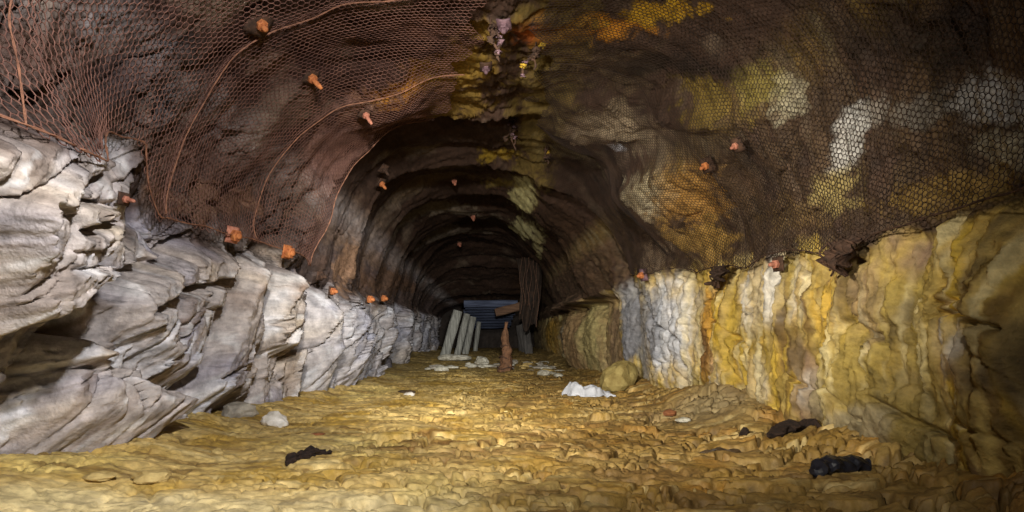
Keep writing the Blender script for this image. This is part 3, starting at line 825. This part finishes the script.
# ------------------------------------------------------------------ rock bolts
def bolt(px, py, label, mat='rust', size=.05, plate='rust_dark', plate_r=.055, stub=.05, droop=(0, 0, 0), lift=.03, group=None, y_hint=None):
    th, y = hit(px, py)
    # settle on the sheet or on the rock itself, whichever stands out further
    for _ in range(4):
        r = float(min(sample(SHEET, th, y), sample(R2, th, y)))
        q = xyz(np.array(th), np.array(y), np.array(r))
        dx = (px - VX) / F; dz = (VY - py) / F
        # keep the line of sight: new depth from the radial distance
        yy = np.linspace(max(.9, y - 1.2), y + .6, 400)
        x = dx * yy; z = EYE - ZC + dz * yy
        t2 = np.arctan2(z, x); t2 = np.where(t2 < -math.pi / 2, t2 + 2 * math.pi, t2)
        ok = np.hypot(x, z) >= np.minimum(sample(SHEET, t2, yy), sample(R2, t2, yy)) - .005
        if ok.any():
            k = int(np.argmax(ok)); th, y = float(t2[k]), float(yy[k])
    r = float(min(sample(SHEET, th, y), sample(R2, th, y)))
    p = Vector(xyz(np.array(th), np.array(y), np.array(r)).tolist())
    n = Vector((-math.cos(th), -.35, -math.sin(th))).normalized()
    root = empty('rock_bolt', p); root.rotation_euler = n.to_track_quat('Z', 'Y').to_euler()
    tag(root, label, 'rock bolt', group)
    # dished, slightly bent plate
    vs = []; fs = []; N = 7
    for i in range(N):
        for j in range(N):
            u = (i / (N - 1) - .5) * 2; v = (j / (N - 1) - .5) * 2
            d = math.hypot(u, v)
            zz = .012 * max(0, 1 - d) - .006 * d + .006 * math.sin(u * 2 + px) + lift * .4
            vs.append((u * plate_r * (1 - .06 * abs(v)), v * plate_r, zz))
    for i in range(N - 1):
        for j in range(N - 1):
            fs.append((i * N + j, (i + 1) * N + j, (i + 1) * N + j + 1, i * N + j + 1))
    pl = new_mesh_obj('bearing_plate', vs, fs, M[plate], root)
    sd = pl.modifiers.new('s', 'SOLIDIFY'); sd.thickness = .008
    # hexagonal nut, bevelled
    h = size * .5; R_ = size * .5
    vs = []; fs = []
    prof = [(R_ * .86, 0), (R_, h * .15), (R_, h * .85), (R_ * .8, h)]
    for rr, zz in prof:
        for k in range(6):
            w = k * math.pi / 3; vs.append((rr * math.cos(w), rr * math.sin(w), zz + lift * .4))
    for a in range(3):
        for k in range(6):
            fs.append((a * 6 + k, a * 6 + (k + 1) % 6, a * 6 + 6 + (k + 1) % 6, a * 6 + 6 + k))
    fs.append(tuple(range(5, -1, -1))); fs.append(tuple(range(18, 24)))
    new_mesh_obj('nut', vs, fs, M[mat], root, smooth=False)
    d = Vector(droop)
    pts = [Vector((0, 0, h * .6 + lift * .4)) + (Vector((0, 0, 1)) * stub * t + d * t * t) for t in np.linspace(0, 1, 6)]
    v, f = tube(pts, [size * .27, size * .28, size * .27, size * .27, size * .25, size * .16], 8)
    new_mesh_obj('bolt_end', v, f, M[mat], root)
    return root

bolt(260, 23, 'orange rock bolt end in a dark hollow of the mesh at top left', 'rust', .07, plate_r=.08, stub=.05)
bolt(311, 77, 'orange rock bolt with drooping end under the mesh, left of the yellow stained roof', 'rust', .07, plate_r=.06, stub=.08, droop=(.02, 0, .02))
bolt(365, 114, 'pinkish rock bolt stub hanging at the edge of the dark roof lip', 'rust_pink', .06, plate_r=.05, stub=.1)
bolt(384, 169, 'upper of two small rust bolts in the dark recess behind the left lip', 'rust_dark', .07, plate_r=.06, stub=.08)
bolt(381, 183, 'lower of two small rust bolts in the dark recess behind the left lip', 'rust', .07, plate_r=.06, stub=.08)
bolt(124, 199, 'splayed pale rust bolt plate at the notch corner of the left mesh', 'rust_pink', .04, 'rust_dark', .035, stub=.06)
bolt(233, 235, 'orange bolt at the foot of a mesh seam above the grey wall', 'rust', .09, 'rust_pink', .06, stub=.04)
bolt(287, 252, 'orange bolt at the lowest tip of the left mesh flap', 'rust', .1, 'rust', .06, stub=.04)
bolt(320, 276, 'small rust bolt on the dark shoulder just beyond the left flap', 'rust_dark', .08, 'rust_dark', .05, stub=.05)
bolt(331, 291, 'small orange bolt above the first blue grey column of left wall', 'rust', .08, 'rust_dark', .05, stub=.05)
bolt(368, 299, 'left one of two close orange bolts at the top of the far left wall', 'rust', .1, 'rust_dark', .06, stub=.06)
bolt(382, 298, 'right one of two close orange bolts at the top of the far left wall', 'rust', .1, 'rust_dark', .06, stub=.06)
bolt(454, 180, 'tiny rust bolt on the second roof ridge', 'rust_pink', .08, 'rust_dark', .05, stub=.06)
bolt(473, 216, 'tiny rust bolt on the third roof ridge near the crown', 'rust_pink', .09, 'rust_dark', .06, stub=.07)
bolt(459, 243, 'tiny rust bolt low on the fourth roof ridge', 'rust_pink', .1, 'rust_dark', .06, stub=.07)
bolt(707, 165, 'orange rock bolt end on the dark right shoulder', 'rust', .06, 'rust_dark', .06, stub=.05)
bolt(737, 145, 'dull pinkish bolt right of the orange one on right shoulder', 'rust_pink', .05, 'rust_dark', .05, stub=.04)
bolt(643, 275, 'rust bolt with pale plate where the right mesh meets the brown bulge', 'rust', .08, 'crust_purple', .07, stub=.05)
bolt(778, 264, 'dark pinkish bolt at the lower mesh edge above the white streaks', 'rust_pink', .06, 'rust_dark', .05, stub=.05)
bolt(716, 283, 'dark rusty bolt hanging below the mesh over the ochre wall', 'rust_dark', .06, 'rust_dark', .045, stub=.09)
bolt(504, 25, 'purplish scaled bolt plate at the crown near the top of the picture', 'crust_purple', .07, 'crust_purple', .05, stub=.04)
bolt(486, 67, 'purplish bolt at the crown, the lower and left one', 'crust_purple', .06, 'rust_dark', .05, stub=.04)

# ------------------------------------------------------------------ rusty wires and crusts that hang from the crown
def roof_point(px, py):
    th, y = hit(px, py)
    dx = (px - VX) / F; dz = (VY - py) / F
    yy = np.linspace(max(1., y - 2), y + 1.2, 900)
    x = dx * yy; z = EYE - ZC + dz * yy
    t2 = np.arctan2(z, x)
    ok = np.hypot(x, z) >= sample(R2, t2, yy) - .01
    k = int(np.argmax(ok)) if ok.any() else 0
    return Vector((float(x[k]), float(yy[k]), float(z[k]) + ZC))

def hanging(px, py, drop, lean, label, seed, n_str=3, lumps=9, reach=.1):
    r = random.Random(seed)
    p = roof_point(px, py)
    root = empty('rusty_wire_tangle', p); tag(root, label, 'rusty wire')
    ends = []
    for s in range(n_str):
        pts = [Vector((r.uniform(-.02, .02), r.uniform(-.02, .02), .04))]
        d = drop * (1 - .25 * s * r.random()); lx = lean + r.uniform(-.06, .06); ly = r.uniform(-.05, .05)
        n = 14
        for i in range(1, n + 1):
            t = i / n
            pts.append(Vector((lx * t + .022 * math.sin(t * 9 + s * 2 + seed), ly * t + .022 * math.cos(t * 8 + s + seed), .04 - (d + .04) * t)))
        v, f = tube(pts, [.008 + .004 * math.sin(i * 2.1 + s) for i in range(n + 1)], 6)
        new_mesh_obj('wire_strand', v, f, M['rust_dark'], root)
        ends.append(pts)
    for k in range(lumps):
        pts = r.choice(ends); c = pts[r.randrange(2, len(pts))]
        sz = r.uniform(.010, .024)
        v, f = lump((sz, sz, sz * 1.2), seed * 20 + k, sub=2, rough=.5, flat_base=False)
        new_mesh_obj('rust_crust', [q + c + Vector((r.uniform(-.02, .02), r.uniform(-.02, .02), 0)) for q in v], f,
                     M[r.choice(['rust_dark', 'crust_yellow', 'rust_dark', 'rust_dark', 'crust_purple'])], root)
    return root
hanging(492, 22, .26, .05, 'rusty wire tangle with crusts at the crown, topmost in the picture', 3, 3, 14)
hanging(541, 44, .24, -.10, 'rusty wire strand slanting left below the orange stained roof', 4, 2, 10)
hanging(512, 118, .34, -.03, 'crusted wire hanging in front of the dark recess at the crown', 5, 3, 12)
hanging(547, 146, .22, .02, 'short wire ending in a yellow crust beside the right mesh edge', 6, 2, 8)
hanging(527, 262, .5, -.02, 'brown wire bundle hanging far back at the right of the tunnel end', 8, 4, 6)

# torn, bunched end of mesh on the right hem
def torn_scrap(px, py, w, h, label, seed, mat):
    th, y = hit(px, py)
    r = float(sample(SHEET, th, y)) - .05
    p = Vector(xyz(np.array(th), np.array(y), np.array(r)).tolist())
    n = 16; V = []; Fq = []
    for i in range(n):
        for j in range(n):
            u = i / (n - 1) - .5; v = j / (n - 1)
            edge_ = 1 - .35 * abs(u) * 2 + .15 * math.sin(u * 17 + seed)
            fold = .035 * math.sin(u * 19 + v * 2.5 + seed) * (.3 + v) + .02 * math.sin(v * 11 + u * 5)
            V.append(Vector((-.02 - fold - .03 * v, u * w * (1 - .25 * v), -v * h * edge_)))
    for i in range(n - 1):
        for j in range(n - 1):
            Fq.append((i * n + j, i * n + j + 1, (i + 1) * n + j + 1, (i + 1) * n + j))
    root = empty('torn_mesh_scrap', p); tag(root, label, 'wire mesh')
    o = new_mesh_obj('crumpled_netting', V, Fq, M[mat], root)
    md = o.modifiers.new('sub', 'SUBSURF'); md.levels = 1; md.render_levels = 1; md.subdivision_type = 'SIMPLE'
    md = o.modifiers.new('w', 'WIREFRAME'); md.thickness = .012; md.use_even_offset = False
    rr = random.Random(seed)
    for k in range(7):
        u = rr.uniform(-.45, .45); L_ = rr.uniform(.4, 1.05) * h
        pts = [Vector((-.04 - .03 * math.sin(t * 5 + k), u * w + .03 * math.sin(t * 7 + k * 2), -t * L_)) for t in np.linspace(0, 1, 10)]
        v, f = tube(pts, .006, 5); new_mesh_obj('loose_wire', v, f, M[mat], root)
torn_scrap(884, 236, .26, .17, 'dark bunched scrap of mesh hanging over the yellow right wall', 2, 'rust_dark')
torn_scrap(752, 262, .22, .12, 'ragged mesh scrap at the hem above the white flowstone', 5, 'wire_dark')

# ------------------------------------------------------------------ things lying on the floor
stone('white_rock', 275, 428, (.125, .08, .07), M['white_rock'], 'small white rock on yellow mud near the left wall', 'rock', 12, -.5, sink=.5)
stone('grey_boulder', 240, 412, (.15, .10, .09), M['grey_stone'], 'pale grey stone at the foot of left wall', 'rock', 5, .3)
stone('yellow_boulder', 619, 389, (.27, .22, .24), M['yellow_rock'], 'yellow stained boulder behind the white plastic sheet at right wall', 'boulder', 9, .5, sink=.45)
stone('small_stone', 409, 396, (.06, .05, .035), M['white_rock'], 'tiny white stone on the floor left of the middle', 'stone', 21)
stone('small_stone', 407, 391, (.10, .05, .03), M['dark_stone'], 'dark chip beside the tiny white stone', 'stone', 22)
stone('flat_stone', 691, 406, (.17, .10, .03), M['dark_stone'], 'dark thin stone leaning at the foot of right wall', 'stone', 23, .4, tilt=.15)
stone('small_stone', 670, 419, (.06, .05, .03), M['red_stone'], 'small reddish stone on mud near the right wall', 'stone', 24)
stone('small_stone', 683, 417, (.06, .04, .025), M['pale_stone'], 'small pale stone right of the reddish one', 'stone', 25)
stone('flat_stone', 318, 435, (.05, .03, .012), M['red_stone'], 'thin orange flake on mud beside the white rock', 'stone', 26)
stone('flat_stone', 152, 488, (.085, .06, .035), M['tan_stone'], 'tan flat stone in the mud at lower left', 'stone', 27, .2)
stone('small_stone', 217, 455, (.035, .03, .03), M['tan_stone'], 'small tan stone standing in mud below the left wall', 'stone', 28)
stone('flat_stone', 100, 470, (.07, .05, .025), M['tan_stone'], 'flat tan stone at the foot of the large left slab', 'stone', 29, .1)

# crumpled white sheet
def white_sheet():
    x0, y0 = ground(566, 394); x1, _ = ground(614, 394)
    n, m = 44, 26; V = []; Fq = []
    w = x1 - x0; dp = .34
    for i in range(n):
        for j in range(m):
            u = i / (n - 1); v = j / (m - 1)
            x = x0 + w * u + .03 * math.sin(v * 7 + 1); yv = y0 + dp * v + .05 * math.sin(u * 9)
            e = min(u, 1 - u, v, 1 - v) * 5; e = min(1, e)
            b = .115 * math.exp(-((u - .22) / .2) ** 2) + .085 * math.exp(-((u - .62) / .2) ** 2) + .03 * math.exp(-((u - .9) / .1) ** 2)
            c = .010 * math.sin(u * 19 + v * 6) * math.sin(v * 9 + u * 4) + .004 * math.sin(u * 37 - v * 15)
            z = floor_z(x, yv) + .02 + e * (b * (math.sin(math.pi * min(1, v * 1.1 + .08)) ** .6) + abs(c))
            V.append((x - x0 - w / 2, yv - y0, z))
    for i in range(n - 1):
        for j in range(m - 1):
            Fq.append((i * m + j, (i + 1) * m + j, (i + 1) * m + j + 1, i * m + j + 1))
    zb = min(v[2] for v in V)
    o = new_mesh_obj('plastic_sheet', [(a, b, c - zb) for a, b, c in V], Fq, M['white_bag'])
    o.location = (x0 + w / 2, y0, zb)
    s = o.modifiers.new('s', 'SOLIDIFY'); s.thickness = .012; s.offset = -1
    tag(o, 'crumpled white plastic sheet lying on the mud before the yellow boulder', 'plastic sheet')
white_sheet()

def wood(name, p0, p1, r, label, cat, mat, seed, rough=.35, lift=.6, n=26, sides=11, flat=.7):
    a = Vector((*ground(*p0), 0)); b = Vector((*ground(*p1), 0))
    rr = random.Random(seed)
    from mathutils import noise as mn
    mid = (a + b) / 2
    V = []; Fq = []
    ax = (b - a).normalized(); sd = Vector((-ax.y, ax.x, 0))
    for i in range(n):
        t = i / (n - 1); c = a.lerp(b, t)
        zf = floor_z(c.x, c.y)
        tp = min(1, .35 + 5 * min(t, 1 - t)) * (1 + rough * mn.noise(Vector((t * 6, seed, 0))))
        for k in range(sides):
            w = 2 * math.pi * k / sides
            q = r * tp * (1 + rough * mn.noise(Vector((math.cos(w) * 1.3 + t * 9, math.sin(w) * 1.3, seed * 2.2))))
            V.append(c + sd * math.cos(w) * q + Vector((0, 0, zf + r * lift + math.sin(w) * q * flat)) - Vector((mid.x, mid.y, 0)))
    for i in range(n - 1):
        for k in range(sides):
            Fq.append((i * sides + k, i * sides + (k + 1) % sides, (i + 1) * sides + (k + 1) % sides, (i + 1) * sides + k))
    Fq.append(tuple(range(sides - 1, -1, -1))); Fq.append(tuple((n - 1) * sides + k for k in range(sides)))
    zb = min(v.z for v in V)
    o = new_mesh_obj(name, [v - Vector((0, 0, zb)) for v in V], Fq, mat, smooth=False)
    o.location = (mid.x, mid.y, zb)
    return tag(o, label, cat)
wood('charred_wood', (286, 459), (331, 450), .034, 'long black rotten wood fragment lying on yellow mud at left', 'wood', M['char'], 3, 1.0, .5)
wood('wood_log', (812, 477), (868, 474), .055, 'black wet log half sunk in mud at the foot of right wall', 'log', M['pipe'], 4, .22, .7)
wood('charred_wood', (768, 446), (815, 440), .045, 'dark rotten wood heap under the white streaked right wall', 'wood', M['char'], 6, .8, .5)
wood('charred_wood', (740, 440), (772, 437), .03, 'thin dark wood splinter left of the dark heap at right wall', 'wood', M['char'], 7, .7, .5)
wood('wood_splinter', (700, 450), (745, 452), .014, 'thin grey brown splinter lying across the mud at right', 'wood', M['dark_stone'], 8, .5, .6)

# rubble before the far opening
G = 'pale stones of the far rubble'
PLACED = [(*ground(505, 369), .25)]
rr = random.Random(5)
for q in ((458, 357, .7), (478, 357, .35), (486, 365, .5)): PLACED.append((*ground(q[0], q[1], .12), q[2]))
stone('flat_stone', 454, 357, (.40, .22, .10), M['pale_stone'], 'large pale flat slab at the foot of the leaning timbers', 'stone', 31, .05, sink=.6)
stone('flat_stone', 482, 357, (.19, .16, .12), M['pale_stone'], 'pale block at the right end of the large far slab', 'stone', 32, .2, sink=.5)
stone('flat_stone', 484, 367, (.36, .16, .04), M['pale_stone'], 'thin pale slab on the floor before the far dark opening', 'stone', 33, 0)
for k in range(200):
    px = rr.uniform(500, 560) if k > 18 else rr.uniform(425, 500)
    py = rr.uniform(357.5, 371) if px < 540 else rr.uniform(361, 376)
    sx = rr.uniform(.07, .17)
    gx, gy = ground(px, py)
    gx, gy = ground(px, py, floor_z(gx, gy))
    if any(math.hypot(gx - a, gy - b) < c + sx * 1.05 for a, b, c in PLACED) or abs(gx) > 1.75: continue
    PLACED.append((gx, gy, sx * 1.05))
    stone('rubble_stone', px, py, (sx, sx * rr.uniform(.5, .9), sx * rr.uniform(.25, .5)), M[rr.choice(['pale_stone', 'pale_stone', 'tan_stone', 'grey_stone'])],
          'pale rubble stone on the floor near the far end of the tunnel', 'stone', 40 + k, rr.uniform(0, 3), group=G, sub=2)

# ------------------------------------------------------------------ timbers at the far opening
def plank(name, a, b, wid, thk, mat, label, cat, side, seed=0, group=None):
    """board from a to b; side = direction of its width"""
    a = Vector(a); b = Vector(b); ax = (b - a).normalized(); sd = Vector(side); sd = (sd - ax * sd.dot(ax)).normalized(); nn = ax.cross(sd)
    n = 14; r = random.Random(seed); V = []; Fq = []
    mid = (a + b) / 2
    ph = r.uniform(0, 6)
    for i in range(n):
        t = i / (n - 1); c = a.lerp(b, t) - mid + nn * .012 * math.sin(t * 4 + ph)
        w = wid / 2 * (1 + .05 * math.sin(t * 9 + ph)); h = thk / 2; bv = thk * .22
        ring = [(-w + bv, -h), (w - bv, -h), (w, -h + bv), (w, h - bv), (w - bv, h), (-w + bv, h), (-w, h - bv), (-w, -h + bv)]
        for u, v in ring: V.append(c + sd * u + nn * v)
    for i in range(n - 1):
        for k in range(8): Fq.append((i * 8 + k, i * 8 + (k + 1) % 8, (i + 1) * 8 + (k + 1) % 8, (i + 1) * 8 + k))
    Fq.append(tuple(range(7, -1, -1))); Fq.append(tuple((n - 1) * 8 + k for k in range(8)))
    o = new_mesh_obj(name, V, Fq, mat, smooth=False); o.location = mid
    return tag(o, label, cat, group)
def at(px, py, y): return ((px - VX) / F * y, y, EYE + (VY - py) / F * y)
names = ['nearest and palest leaning timber post on the left of the far opening', 'second leaning timber post on the left of the far opening',
         'third leaning timber post on the left of the far opening', 'fourth and darkest leaning timber post inside the far opening']
legs = [((444, 358), (458, 311), 14.6, .22), ((457, 357), (467, 314), 15.4, .16), ((465, 356), (473, 317), 16.4, .17), ((475, 354), (479, 322), 18.2, .13)]
for k, (p, q, yy, wd) in enumerate(legs):
    a = Vector(at(*p, yy)); b = Vector(at(*q, yy + .1)); a.z = floor_z(a.x, a.y) - .02
    plank('timber_post', a, b, wd, .14, M['timber'], names[k], 'timber', (1, 0, 0), 60 + k)
posn = ['nearest', 'second', 'third', 'fourth', 'fifth', 'sixth', 'seventh', 'eighth', 'ninth and farthest']
for k in range(9):
    yy = 15.5 + k * .72; z = EYE + (VY - (307.5 + 21.5 * k / 8)) / F * yy
    plank('roof_timber', (-.60 - .03 * k + .03 * (k % 3), yy, z + .09), (.74 + .03 * (k % 2), yy, z + .10 + .01 * (k % 3)), .17, .12, M['timber_blue'], posn[k] + ' blue grey crosswise roof timber over the far opening', 'timber', (0, 0, 1), 80 + k)
plank('hanging_board', (.18, 15.25, 1.2), (.80, 15.3, 1.36), .2, .1, M['timber_brown'], 'brown broken board hanging in front of the blue grey roof timbers', 'timber', (0, 0, 1), 95)
for k, (xx, yy) in enumerate([(.98, 16.4), (.98, 17.8), (.98, 19.2)]):
    plank('timber_post', (xx + .1, yy, floor_z(xx, yy) - .02), (xx, yy, .95), .22, .14, M['timber_grey'], ['nearest', 'middle', 'farthest'][k] + ' grey timber post on the right of the far opening', 'timber', (1, 0, 0), 70 + k)

def curtain(px0, px1, py0, py1, y, label):
    x0 = (px0 - VX) / F * y; x1 = (px1 - VX) / F * y; z1 = EYE + (VY - py1) / F * y; z0 = EYE + (VY - py0) / F * y
    n, m = 34, 40; V = []; Fq = []
    from mathutils import noise as mn
    for i in range(n):
        for j in range(m):
            u = i / (n - 1); v = j / (m - 1)
            low = .04 * math.sin(u * 11) + .16 * mn.noise(Vector((u * 4, 3, 1))) + .25 * abs(u - .6)
            x = (u - .5) * (x1 - x0) * (1 - .3 * v) + .05 * math.sin(v * 4)
            V.append((x, .06 * math.sin(u * 13 + v * 2.5) + .05 * mn.noise(Vector((u * 7, v * 4, 5))), -v * (z0 - z1) * (1 - low)))
    for i in range(n - 1):
        for j in range(m - 1): Fq.append((i * m + j, i * m + j + 1, (i + 1) * m + j + 1, (i + 1) * m + j))
    root = empty('hanging_mesh_curtain', ((x0 + x1) / 2, y, z0)); tag(root, label, 'wire mesh')
    o = new_mesh_obj('rust_clogged_netting', V, Fq, M['curtain'], root); sd = o.modifiers.new('s', 'SOLIDIFY'); sd.thickness = .02
    rr = random.Random(4)
    for k in range(6):
        x = rr.uniform(-.4, .4) * (x1 - x0); L_ = rr.uniform(.6, 1.05) * (z0 - z1)
        v, f = tube([Vector((x + .03 * math.sin(t * 8 + k), -.14 + .03 * math.cos(t * 6 + k), -t * L_)) for t in np.linspace(0, 1, 14)], .012, 5)
        new_mesh_obj('loose_wire', v, f, M['rust_dark'], root)
M['curtain'] = solid('rust_clogged_mesh', (24, 18, 13), (52, 38, 27), 9, .9, 0, .6, .02)
curtain(517, 541, 258, 330, 13.6, 'brown rust clogged mesh hanging behind the rusty post at the right of far opening')

# rusty upright stump: rolled, rotted mesh standing in the floor
def rusty_post():
    x, y = ground(505, 371)
    x, y = ground(505, 371, floor_z(x, y))
    zf = floor_z(x, y)
    from mathutils import noise as mn
    n, s = 30, 14; V = []; Fq = []
    H = .93 * y / 11.2
    for i in range(n):
        t = i / (n - 1)
        rad = .10 * (1 - t) ** .9 + .03 + .03 * mn.noise(Vector((t * 5, 0, 3)))
        cx = .02 * math.sin(t * 6) + .03 * t
        for k in range(s):
            w = 2 * math.pi * k / s
            q = rad * (1 + .4 * mn.noise(Vector((math.cos(w) * 1.5, math.sin(w) * 1.5, t * 9))))
            V.append((cx + math.cos(w) * q, math.sin(w) * q, t * H))
    for i in range(n - 1):
        for k in range(s): Fq.append((i * s + k, i * s + (k + 1) % s, (i + 1) * s + (k + 1) % s, (i + 1) * s + k))
    Fq.append(tuple(range(s - 1, -1, -1))); Fq.append(tuple((n - 1) * s + k for k in range(s)))
    root = empty('rusty_post', (x, y, zf - .02)); tag(root, 'rust brown tapering post standing in front of the far dark opening', 'post')
    new_mesh_obj('post_body', V, Fq, M['rust'] if False else M['post'], root, smooth=False)
    for k in range(3):
        pts = [Vector((.16 * math.cos(w + k) * (1 - .2 * w / 6), .16 * math.sin(w + k), .10 + k * .2)) * 1.0 for w in np.linspace(0, 6.28, 18)]
        pts = [Vector((p.x * (1 - k * .25), p.y * (1 - k * .25), p.z + .02 * math.sin(i))) for i, p in enumerate(pts)]
        v, f = tube(pts, .012, 5); new_mesh_obj('wire_band', v, f, M['rust_dark'], root)
M['post'] = solid('rusty_post_crust', (70, 48, 34), (114, 80, 54), 14, .85, 0, .6, .02)
rusty_post()

# ------------------------------------------------------------------ camera
cam_d = bpy.data.cameras.new('camera'); cam = bpy.data.objects.new('camera', cam_d); COL.objects.link(cam)
cam.location = (0, 0, EYE); cam.rotation_euler = (math.pi / 2, 0, 0)
cam_d.sensor_fit = 'HORIZONTAL'; cam_d.sensor_width = 36; cam_d.lens = F / 1024 * 36
cam_d.shift_x = (512 - VX) / 1024; cam_d.shift_y = (VY - 256) / 1024
cam_d.clip_start = .05; cam_d.clip_end = 100
scene.camera = cam

# ------------------------------------------------------------------ light: unseen spots standing in for hand torches, and added weak ambient light
def spot(name, loc, to, power, ang, blend, col, rad=.15):
    d = bpy.data.lights.new(name, 'SPOT'); d.energy = power; d.spot_size = math.radians(ang); d.spot_blend = blend; d.color = col; d.shadow_soft_size = rad
    o = bpy.data.objects.new(name, d); COL.objects.link(o); o.location = loc
    o.rotation_euler = (Vector(to) - Vector(loc)).to_track_quat('-Z', 'Y').to_euler()
    return o
spot('torch_near', (.1, -.3, 1.9), (-1.3, 5, .6), 240, 120, .8, (1, .95, .88), .08)
spot('torch_left', (.35, .3, 2.15), (-2.1, 4.2, .8), 450, 80, .8, (.97, .97, 1), .05)
spot('torch_middle', (-.3, 1.2, 2.2), (.0, 8.5, .5), 1250, 58, .9, (1, .95, .86), .08)
spot('torch_far', (.1, 2.2, 1.05), (-.1, 14, .75), 2300, 23, 1.0, (1, .97, .92), .08)
spot('fill_left_far', (.3, 2.4, 2.1), (-2.0, 9.5, .9), 750, 34, 1.0, (.96, .98, 1), .06)  # extra unseen lamp added to brighten the far left wall
spot('torch_right', (-1.0, .9, 1.35), (2.0, 5.8, 1.0), 840, 64, .9, (1, .94, .82), .06)
w = bpy.data.worlds.new('ambient_fill'); scene.world = w; w.use_nodes = True  # weak all-round ambient light, added as fill
w.node_tree.nodes['Background'].inputs['Color'].default_value = (.85, .92, 1, 1)
w.node_tree.nodes['Background'].inputs['Strength'].default_value = .2

scene.view_settings.view_transform = 'Standard'; scene.view_settings.look = 'None'
scene.view_settings.exposure = .12; scene.view_settings.gamma = 1
scene.view_settings.use_curve_mapping = False
